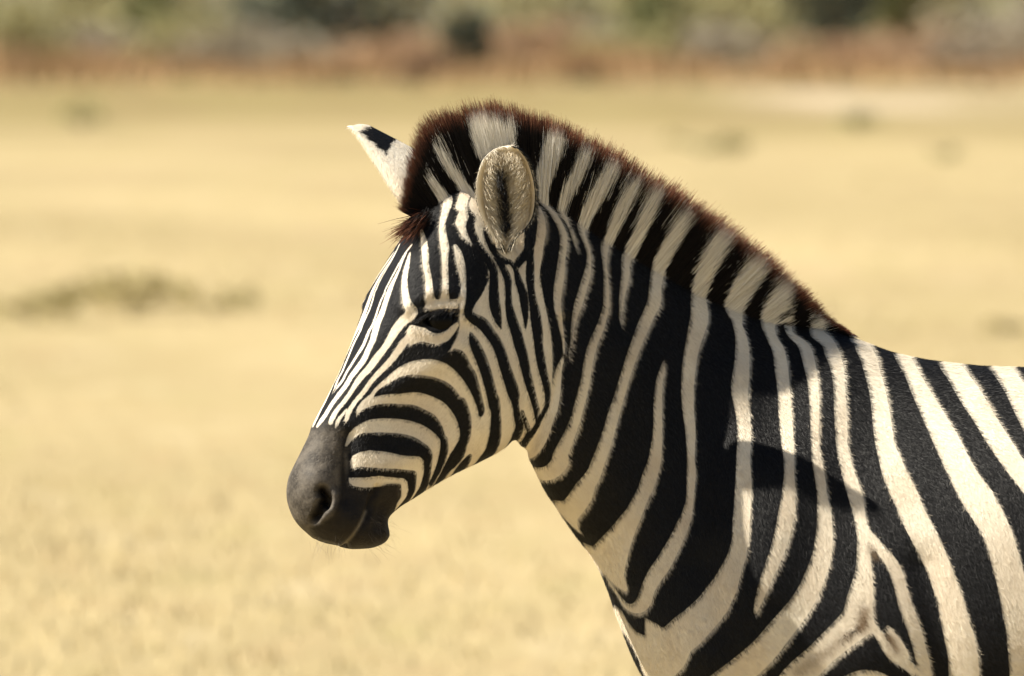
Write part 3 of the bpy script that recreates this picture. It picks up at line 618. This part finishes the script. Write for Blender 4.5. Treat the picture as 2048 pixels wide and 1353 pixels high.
bro = np.zeros(len(v))
for pts, r, a in BROWN_SMUDGE: bro = np.maximum(bro, a * np.exp(-(seg_dist(px, py, pts) / r) ** 2))
bro *= (px > 1200)
LIP_SHADE = [(700,835),(688,880),(682,940),(682,985),(668,1022),(640,1040),(622,1048),(640,1075),(680,1110),(800,1110),(800,950),(760,960),(700,965),(690,900),(712,850)]  # dark lips, with the shaded side of the muzzle painted in
lip_shade = np.clip(poly_sdf(px, py, LIP_SHADE) / 10 + .5, 0, 1)
lip_shade = np.maximum(lip_shade, np.exp(-(seg_dist(px, py, [(648,974),(654,988),(646,1006),(634,1024)]) / 12) ** 4))  # shade inside the nostril painted black
edge = .30 * np.exp(-(seg_dist(px, py, [(682,1090),(706,1065),(724,1037),(733,1016)]) / 3.0) ** 2)  # painted sheen: pale line along the lit edge of the upper lip
lip_shade *= 1 - np.minimum(1, 2 * edge)
for an, av in (('lip_shade', lip_shade), ('stripe', stripe), ('muzzle', muz), ('tan', edge * .5), ('brown', bro)):
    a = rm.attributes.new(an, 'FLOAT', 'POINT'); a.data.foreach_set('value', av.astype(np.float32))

# ---- ears, joined into the body mesh
def ear_mesh(rows, yfun, cupfun, nq=25):
    """rows: centre xyz, half-width vector, cup vector ; returns closed shell with inner/outer flags"""
    rows = np.array(rows); m = len(rows)
    q = np.linspace(-1, 1, nq)
    V = []; inner = []; tq = []
    for side in (0, 1):
        for i in range(m):
            c, h, k, th = rows[i, 0:3], rows[i, 3:6], rows[i, 6:9], rows[i, 9]
            for qq in q:
                p = c + h * qq + k * (1 - abs(qq) ** 2.2)
                kn = k / (np.linalg.norm(k) + 1e-9); hn = h / (np.linalg.norm(h) + 1e-9)
                if side: p = p + kn * th * (1 - .6 * qq * qq) + hn * qq * th * .5
                V.append(p); inner.append(1.0 - side); tq.append((i / (m - 1), qq))
    F = []
    def vid(s, i, j): return s * m * nq + i * nq + j
    for i in range(m - 1):
        for j in range(nq - 1):
            F.append((vid(0, i, j), vid(0, i, j + 1), vid(0, i + 1, j + 1), vid(0, i + 1, j)))
            F.append((vid(1, i, j), vid(1, i + 1, j), vid(1, i + 1, j + 1), vid(1, i, j + 1)))
        for j in (0, nq - 1):
            F.append((vid(0, i, j), vid(0, i + 1, j), vid(1, i + 1, j), vid(1, i, j)) if j == 0 else (vid(0, i, j), vid(1, i, j), vid(1, i + 1, j), vid(0, i + 1, j)))
    for j in range(nq - 1):
        F.append((vid(0, 0, j), vid(1, 0, j), vid(1, 0, j + 1), vid(0, 0, j + 1)))
        F.append((vid(0, m - 1, j), vid(0, m - 1, j + 1), vid(1, m - 1, j + 1), vid(1, m - 1, j)))
    return np.array(V), F, np.array(inner), np.array(tq)
near_rows = []
prof = cr_spline([(291,1006,1017,0),(297,990,1034,0),(315,970,1051,0),(340,960,1062,0),(370,955,1069,0),(400,957,1070,0),(430,966,1065,0),(452,977,1052,0),(468,985,1034,0),(485,992,1022,0),(500,996,1014,0)], 4)[:, :3]
for yq, xl_, xr_ in prof:
    t = (500 - yq) / 209.0
    cx, hw = (xl_ + xr_) / 2, (xr_ - xl_) / 2
    yc = DY - 0.118 - 0.035 * t
    dep = 0.038 * math.sin(math.pi * min(1, max(.02, t)) ** .8) ** .7
    near_rows.append((X(cx), yc, Z(yq), hw / S, -0.008 * t, 0, .004, dep, 0.0, .006))
eV, eF, eI, eT = ear_mesh(near_rows, None, None)
far_rows = []
A0, A1 = np.array([842., 432.]), np.array([708., 254.])
for t in np.linspace(0, 1, 56):
    c = A0 + (A1 - A0) * t
    hw = 62 * (1 - t) ** .95 * (1 - .35 * math.exp(-(t / .22) ** 2)) + 8 * min(1, (1 - t) * 14) ** .5 + .5
    along = np.array([.74, -.60])           # across the ear, to the mane side
    cc = c + along * hw * .72
    dep = .026 * (1 - t) ** .5 + .002
    far_rows.append((X(cc[0]), DY + .015 + .05 * t, Z(cc[1]), along[0] * hw / S, .030 * (hw / 44), -along[1] * hw / S, -.006, -dep, 0.0, .005))
fV, fF, fI, fT = ear_mesh(far_rows, None, None, 41)

bm = bmesh.new(); bm.from_mesh(rm)
L_st = bm.verts.layers.float['stripe']; L_mz = bm.verts.layers.float['muzzle']; L_lip_shade = bm.verts.layers.float['lip_shade']; L_tan = bm.verts.layers.float['tan']; L_br = bm.verts.layers.float['brown']
def join_ear(V, F, st, tn):
    vs = []
    for p, s_, t_ in zip(V, st, tn):
        w = bm.verts.new(p); w[L_st] = s_; w[L_tan] = t_; w[L_mz] = 0; w[L_lip_shade] = 0; w[L_br] = 0; vs.append(w)
    fs = [bm.faces.new([vs[i] for i in f]) for f in F]
    bmesh.ops.recalc_face_normals(bm, faces=fs)
t, q = eT[:, 0], eT[:, 1]          # row 0 is the tip here
ear_px, ear_py = PX(eV[:, 0]), PY(eV[:, 2])
ear_hollow_shade = (eI > .5) & (np.abs(ear_px - np.interp(ear_py, [345, 445], [1000, 1014])) < 6) & (ear_py > 358) & (ear_py < 442)  # shade deep in the ear cup, painted black
near_tan = (~ear_hollow_shade) * eI * np.clip((1 - np.abs(q)) * 5, 0, 1) * np.clip(t * 9, 0, 1) * np.clip((1 - t) * 6, 0, 1)
st_near = np.where(eI > .5, np.where((q > .985) & (t > .12), -6.0, 10.0), np.where((q > .35) | ((t < .85) & (q < -.75)), -8.0, 8.0))
st_near = np.where(ear_hollow_shade, -9.0, st_near)
join_ear(eV, eF, st_near, np.where(np.abs(q) > .97, 0, near_tan * .95))
t, q = fT[:, 0], fT[:, 1]
hwp = 62 * (1 - t) ** .95 + 5
st_far = -np.minimum(np.minimum((q - .08) * hwp, (t - .585 - .09 * q) * 200), (.90 - t) * 200)
st_far = np.clip(st_far * .5 + .8 * np.sin(t * 60 + q * 9), -9, 9)
st_far = np.where((q < -.97) & (t < .8), -3.0, st_far)
join_ear(fV, fF, st_far, np.zeros(len(fV)))
bm.to_mesh(rm); bm.free()
rm.polygons.foreach_set('use_smooth', np.ones(len(rm.polygons), bool))
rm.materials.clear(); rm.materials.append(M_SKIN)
rm.name = 'body'
def adopt(o):
    o.parent = zebra; o.matrix_parent_inverse = zebra.matrix_basis.inverted(); return o
body = bpy.data.objects.new('body', rm); COL.objects.link(body); adopt(body)

# ---- short coat hair over the parts in view
v, e = mesh_arrays(rm); nn = normals(rm)
rm.calc_loop_triangles()
tri = np.empty(len(rm.loop_triangles) * 3, np.int32); rm.loop_triangles.foreach_get('vertices', tri); tri = tri.reshape(-1, 3)
fa = {}
for an in ('stripe', 'muzzle', 'lip_shade', 'tan', 'brown'):
    q = np.empty(len(v), np.float32); rm.attributes[an].data.foreach_get('value', q); fa[an] = q
tc = v[tri].mean(1); tn = nn[tri].mean(1)
ok = (PX(tc[:, 0]) < 2130) & (PY(tc[:, 2]) < 1430) & (tn[:, 1] < .35)
EC = head_pt(820, 632, .095)
ok &= ~((np.hypot(PX(tc[:, 0]) - 882, PY(tc[:, 2]) - 636) < 44) & (poly_sdf(PX(tc[:, 0]), PY(tc[:, 2]), EYE) > -6))
tri = tri[ok]
A = np.linalg.norm(np.cross(v[tri[:, 1]] - v[tri[:, 0]], v[tri[:, 2]] - v[tri[:, 0]]), axis=1)
NF = 620000
k = RNG.choice(len(tri), NF, p=A / A.sum())
r1, r2 = RNG.uniform(size=NF), RNG.uniform(size=NF); sw = r1 + r2 > 1; r1[sw], r2[sw] = 1 - r1[sw], 1 - r2[sw]
B = np.stack([1 - r1 - r2, r1, r2], 1)
T3 = tri[k]
P = (v[T3] * B[:, :, None]).sum(1); N = (nn[T3] * B[:, :, None]).sum(1); N /= np.linalg.norm(N, axis=1)[:, None] + 1e-9
qx, qy = PX(P[:, 0]), PY(P[:, 2])
onhead = np.clip((1120 - qx - np.maximum(0, 500 - qy) * .6) / 60, 0, 1) * (qy < 1100)
D = np.stack([-.45 * onhead + .62 * (1 - onhead), np.zeros(NF), -.9 * onhead - .78 * (1 - onhead)], 1)
D += .22 * np.stack([np.sin(P[:, 2] * 9 + 3 * P[:, 0]), np.zeros(NF), np.cos(P[:, 0] * 11)], 1)
D += RNG.normal(0, .20, (NF, 3))
D -= N * (D * N).sum(1)[:, None]; D /= np.linalg.norm(D, axis=1)[:, None] + 1e-9
Bt = np.cross(N, D)
ln = (.0088 - .0026 * onhead) * RNG.uniform(.6, 1.25, NF)
mzf = (fa['muzzle'][T3] * B).sum(1); ln *= 1 - .62 * mzf
sgf = np.abs(head_s(P[:, 0], P[:, 1])) * S; ln *= np.where((qx < 860) & (qy > 440), np.clip(.42 + sgf / 160, .42, 1), 1)
wd = .00068 * RNG.uniform(.6, 1.2, NF) * (1 - .5 * mzf)
lift = RNG.uniform(.10, .34, NF)
roll = RNG.normal(0, .35, NF)
side = Bt * np.cos(roll)[:, None] + N * np.sin(roll)[:, None]
P = P - N * .0006
V = np.stack([P - side * wd[:, None] / 2, P + side * wd[:, None] / 2, P + (D + N * lift[:, None]) * ln[:, None]], 1).reshape(-1, 3)
jit = RNG.normal(0, 1.0, NF) * (1 - .55 * onhead)
fat = {an: np.repeat((fa[an][T3] * B).sum(1) + (jit if an == 'stripe' else 0), 3) for an in fa}
fat['rnd'] = np.repeat(RNG.uniform(0, 1, NF), 3)
coat = npmesh('coat_hair', V, np.arange(3 * NF).reshape(-1, 3), M_FUR, zebra, fat); coat['kind'] = 'stuff'

# ---- hair ribbons with several joints
def ribbons(name, pts, w0, w1, mat, attrs, segs, kind=None):
    """pts (n, segs+1, 3)"""
    n, m, _ = pts.shape
    d = pts[:, -1] - pts[:, 0]; d /= np.linalg.norm(d, axis=1)[:, None] + 1e-9
    sd = np.cross(d, RNG.normal(size=(n, 3)) * [.8, .2, .8] + [0, 1.2, 0]); sd /= np.linalg.norm(sd, axis=1)[:, None] + 1e-9
    t = np.linspace(0, 1, m)
    w = (w0 + (w1 - w0) * t)[None, :, None] / 2
    Vv = np.stack([pts - sd[:, None] * w, pts + sd[:, None] * w], 2).reshape(-1, 3)
    base = (np.arange(n) * m * 2)[:, None, None]; i = (np.arange(m - 1) * 2)[None, :, None]
    F = (base + i + np.array([0, 1, 3, 2])[None, None, :]).reshape(-1, 4)
    at = {k_: np.repeat(np.asarray(a_).reshape(n, m), 2, axis=1).ravel() for k_, a_ in attrs.items()}
    o = npmesh(name, Vv, F, mat, zebra, at)
    if kind: o['kind'] = kind
    return o
MR = np.array([(850,446,800,420),(866,430,812,365),(893,414,824,300),(925,398,848,246),(960,388,892,222),(1000,382,955,208),(1045,386,1020,212),(1085,400,1092,234),(1125,434,1168,266),(1168,464,1234,302),(1212,500,1298,342),
               (1258,526,1362,382),(1318,564,1432,430),(1398,614,1516,492),(1480,654,1594,562),(1545,668,1640,612),(1590,676,1668,642),(1655,676,1698,664),(1690,676,1714,676)], float)
MRs = cr_spline(MR, 12)
seglen = np.r_[0, np.cumsum(np.hypot(*np.diff(MRs[:, :2], axis=0).T) + .5 * np.hypot(*np.diff(MRs[:, 2:], axis=0).T))]; seglen /= seglen[-1]
NM = 62000
u = RNG.uniform(0, 1, NM)
row = np.stack([np.interp(u, seglen, MRs[:, i]) for i in range(4)], 1)
lat = RNG.uniform(-1, 1, NM)
yc = np.where(row[:, 0] < 1000, HY + (row[:, 0] - 1000) / S * .445, np.interp(row[:, 0], [1000, 1100, 1200, 1320, 1440, 1560, 1660], [HY, -.105, -.078, -.046, -.02, -.005, 0]))
half = .026 * np.clip((u + .02) * 12, .35, 1) * np.clip((1 - u) * 7, .25, 1)
up = row[:, 2:] - row[:, :2]
root = row[:, :2] + up * (.13 * (1 - np.abs(lat)))[:, None] - up * .05
clump = np.sin(u * 430 + 3 * np.sin(u * 91)) * .035 + np.sin(u * 173 + lat * 3) * .035 + np.sin(u * 61) * .02
lenf = np.clip(RNG.normal(.915, .06, NM) + .7 * clump, .5, 1.06)
lenf = np.where(RNG.uniform(size=NM) < .30, lenf * RNG.uniform(.45, .95, NM), lenf)
lenf = np.where(RNG.uniform(size=NM) < .12, lenf * RNG.uniform(1.0, 1.07, NM), lenf)
tipp = row[:, :2] + up * lenf[:, None]
m = 5; tt = np.linspace(0, 1, m)
pp = root[:, None] + (tipp - root)[:, None] * tt[None, :, None]
bend = RNG.normal(0, 5.0, NM)[:, None] * tt ** 2
wav = RNG.normal(0, 1.6, (NM, 1)) * np.sin(tt * 3 + RNG.uniform(0, 6, (NM, 1)))
pp[:, :, 0] += bend + wav; pp[:, :, 1] += .35 * bend
yl = yc[:, None] + (-lat * half)[:, None] * (1 + .25 * tt) + RNG.normal(0, .004, (NM, 1)) * tt
# the front of the mane belongs to the turned head
pts = np.stack([X(pp[:, :, 0]) + (lat * half * .4 * (row[:, 0] < 1000))[:, None] * 0, yl, Z(pp[:, :, 1])], 2)
sp = pp.copy(); sp[:, :, 0] += RNG.normal(0, 1.0, (NM, 1)) * (1.5 + 4.0 * tt[None] ** 1.5); sp[:, :, 1] += np.abs(RNG.normal(0, 1.0, (NM, 1))) * 24 * tt[None] ** 2 - 6
sm = stripe_sdf(sp[:, :, 0].ravel(), sp[:, :, 1].ravel(), STR)
frac = tt[None, :] * lenf[:, None]
sm = sm.reshape(NM, m)
strand_white = sm + np.where(frac > .94, -4, 0)
ribbons('mane', pts, .00055, .00016, M_MANE, {'stripe': strand_white, 'tip': frac * (.92 + .1 * RNG.uniform(size=(NM, 1))), 'rnd': np.repeat(RNG.uniform(0, 1, NM), m)}, m - 1, 'stuff')
# forelock falling over the brow
n = 900
fx = RNG.uniform(0, 1, n)
p0 = np.stack([858 - 22 * fx + RNG.normal(0, 6, n), 424 + 22 * fx + RNG.normal(0, 6, n)], 1)
dirs = np.stack([-26 - 22 * fx + RNG.normal(0, 9, n), 22 + RNG.normal(0, 12, n)], 1) * RNG.uniform(.5, 1.15, n)[:, None]
m = 5; tt = np.linspace(0, 1, m)
pp = p0[:, None] + dirs[:, None] * tt[None, :, None] + np.stack([np.zeros((n, m)), 8 * tt[None] ** 2 * RNG.uniform(0, 1.5, (n, 1))], 2)
yy = np.stack([head_pt(p0[i, 0], 0, RNG.uniform(-.02, .03))[1] for i in range(n)])
pts = np.stack([X(pp[:, :, 0]), yy[:, None] - .014 - .01 * tt[None], Z(pp[:, :, 1])], 2)
ribbons('forelock', pts, .0008, .0002, M_MANE, {'stripe': np.full((n, m), -8.), 'tip': np.tile(.70 + .22 * tt, (n, 1)), 'rnd': np.repeat(RNG.uniform(0, 1, n), m)}, m - 1)
# hair in the near ear
n = 8000
row_i = 300 + 168 * RNG.uniform(0, 1, n) ** .75; ql = RNG.uniform(-.86, .86, n)
pr = prof[np.argsort(prof[:, 0])]
xl_ = np.interp(row_i, pr[:, 0], pr[:, 1]); xr_ = np.interp(row_i, pr[:, 0], pr[:, 2])
cx, hw = (xl_ + xr_) / 2, (xr_ - xl_) / 2
t = (500 - row_i) / 209.0
dep = .038 * np.sin(np.pi * np.clip(t, .02, 1) ** .8) ** .7
y0 = DY - .118 - .035 * t + dep * (1 - np.abs(ql) ** 2.2) - .008 * t * ql
p0 = np.stack([cx + hw * ql, row_i], 1)
ctr = np.stack([np.interp(row_i, [330, 470], [1004, 1016]), row_i + 26], 1)
dd = ctr - p0; dd = dd / (np.linalg.norm(dd, axis=1)[:, None] + 1e-6) * (RNG.uniform(9, 30, n) * np.clip((row_i - 292) / 70, .25, 1))[:, None] * np.clip(.45 + np.abs(ql), 0, 1)[:, None] + RNG.normal(0, 5.5, (n, 2)) + np.array([0, 4])
m = 4; tt = np.linspace(0, 1, m)
pp = p0[:, None] + dd[:, None] * tt[None, :, None]; pp[:, :, 1] += 5 * tt[None] ** 2
dark = (np.abs(p0[:, 0] - np.interp(row_i, [330, 470], [1000, 1014])) < RNG.uniform(4, 17, n)) & (row_i > 335) & (row_i < 448) & (RNG.uniform(size=n) < .95)  # hairs coloured dark to paint the shaded hollow of the ear
y0 = y0 - .013 * dark
yy = y0[:, None] - (.004 + .012 * RNG.uniform(.2, 1, (n, 1))) * tt[None]
pts = np.stack([X(pp[:, :, 0]), yy, Z(pp[:, :, 1])], 2)
M_EARH, n_, l_, p_ = newmat('ear_hair')
l_.new(mixc(n_, l_, attr(n_, 'dark'), mixc(n_, l_, attr(n_, 'rnd'), (0.50, 0.42, 0.29), (0.72, 0.64, 0.49)), (0.012, 0.010, 0.009)), p_.inputs['Base Color'])
p_.inputs['Roughness'].default_value = .55
ribbons('ear_hair', pts, .0006, .0002, M_EARH, {'dark': np.repeat(dark * 1.0, m), 'rnd': np.repeat(RNG.uniform(0, 1, n), m)}, m - 1)

# ---- eyes
def surf_depth(px_, py_, r=7):
    i = np.nonzero(np.hypot(PX(v[:, 0]) - px_, PY(v[:, 2]) - py_) < r)[0]
    return v[i, 1].min()
rim = min(surf_depth(842, 648, 5), 9); rim2 = surf_depth(924, 628, 5)
ey = (rim + rim2) / 2
eye_c = np.array([X(884), ey + .019, Z(637)])
print('eye rim', rim, rim2)
def eyeball(c):
    bm = bmesh.new(); bmesh.ops.create_uvsphere(bm, u_segments=40, v_segments=24, radius=.0235)
    for q in bm.verts: q.co = q.co + Vector(c)
    for f in bm.faces: f.smooth = True
    me = bpy.data.meshes.new('eye'); bm.to_mesh(me); bm.free(); me.materials.append(M_EYE)
    o = bpy.data.objects.new('eye', me); COL.objects.link(o); adopt(o)
eyeball(eye_c)
s_ = (eye_c[0] - HX) * SA - (eye_c[1] - HY) * CA
eyeball(eye_c - 2 * s_ * np.array([SA, -CA, 0]))
# lashes along the upper lid
n = 170
t = RNG.uniform(0, 1, n)
lx = np.interp(t, [0, .35, .7, 1], [838, 862, 892, 920]); lz = np.interp(t, [0, .35, .7, 1], [633, 619, 612, 613])
dirs = np.stack([-14 + 6 * t + RNG.normal(0, 3, n), 11 + RNG.normal(0, 3, n)], 1) * RNG.uniform(.6, 1.3, n)[:, None]
m = 4; tt = np.linspace(0, 1, m)
pp = np.stack([lx, lz], 1)[:, None] + dirs[:, None] * tt[None, :, None]
ly = np.interp(lx, [838, 922], [surf_depth(838, 630, 6), surf_depth(922, 606, 6)])
pts = np.stack([X(pp[:, :, 0]), ly[:, None] - .002 - .011 * np.sin(tt * 1.6)[None], Z(pp[:, :, 1])], 2)
ribbons('eyelashes', pts, .0007, .0002, M_LASH, {'rnd': np.zeros((n, m))}, m - 1)
# whiskers on lips and chin
n = 90
bx = np.r_[RNG.uniform(735, 775, 50), RNG.uniform(620, 700, 40)]; bz = np.r_[RNG.uniform(1015, 1085, 50), RNG.uniform(1060, 1088, 40)]
by = np.array([surf_depth(a, min(b, 1080), 12) if len(np.nonzero(np.hypot(PX(v[:, 0]) - a, PY(v[:, 2]) - min(b, 1080)) < 12)[0]) else DY - .15 for a, b in zip(bx, bz)])
dirs = np.stack([np.r_[RNG.normal(24, 14, 50), RNG.normal(-4, 12, 40)], np.r_[RNG.normal(14, 12, 50), RNG.normal(24, 8, 40)]], 1)
m = 5; tt = np.linspace(0, 1, m)
pp = np.stack([bx, bz], 1)[:, None] + dirs[:, None] * tt[None, :, None]; pp[:, :, 1] += 8 * tt[None] ** 2
pts = np.stack([X(pp[:, :, 0]), by[:, None] - .015 * tt[None], Z(pp[:, :, 1])], 2)
ribbons('whiskers', pts, .00018, .00008, M_WHISK, {'rnd': np.zeros((n, m))}, m - 1)
# ---- tail
secs = [(3200, 800, .035), (3270, 900, .030), (3300, 1050, .024), (3305, 1250, .020), (3305, 1500, .028), (3300, 1750, .035), (3298, 1950, .02), (3298, 2020, .004)]
Vt, Ft, Tt = loft([(a - r * S, b, a + r * S, b, r, 0, 2, 0) for a, b, r in secs], f_body, 20, 4)
bm = bmesh.new(); vs = [bm.verts.new(q) for q in Vt]
for f in Ft + Tt: bm.faces.new([vs[i] for i in f]).smooth = True
me = bpy.data.meshes.new('tail'); bm.to_mesh(me); bm.free(); me.materials.append(M_LASH)
adopt(bpy.data.objects.new('tail', me)); COL.objects.link(zebra.children[-1] if False else bpy.data.objects['tail'])
print('zebra mesh', len(v), 'verts')
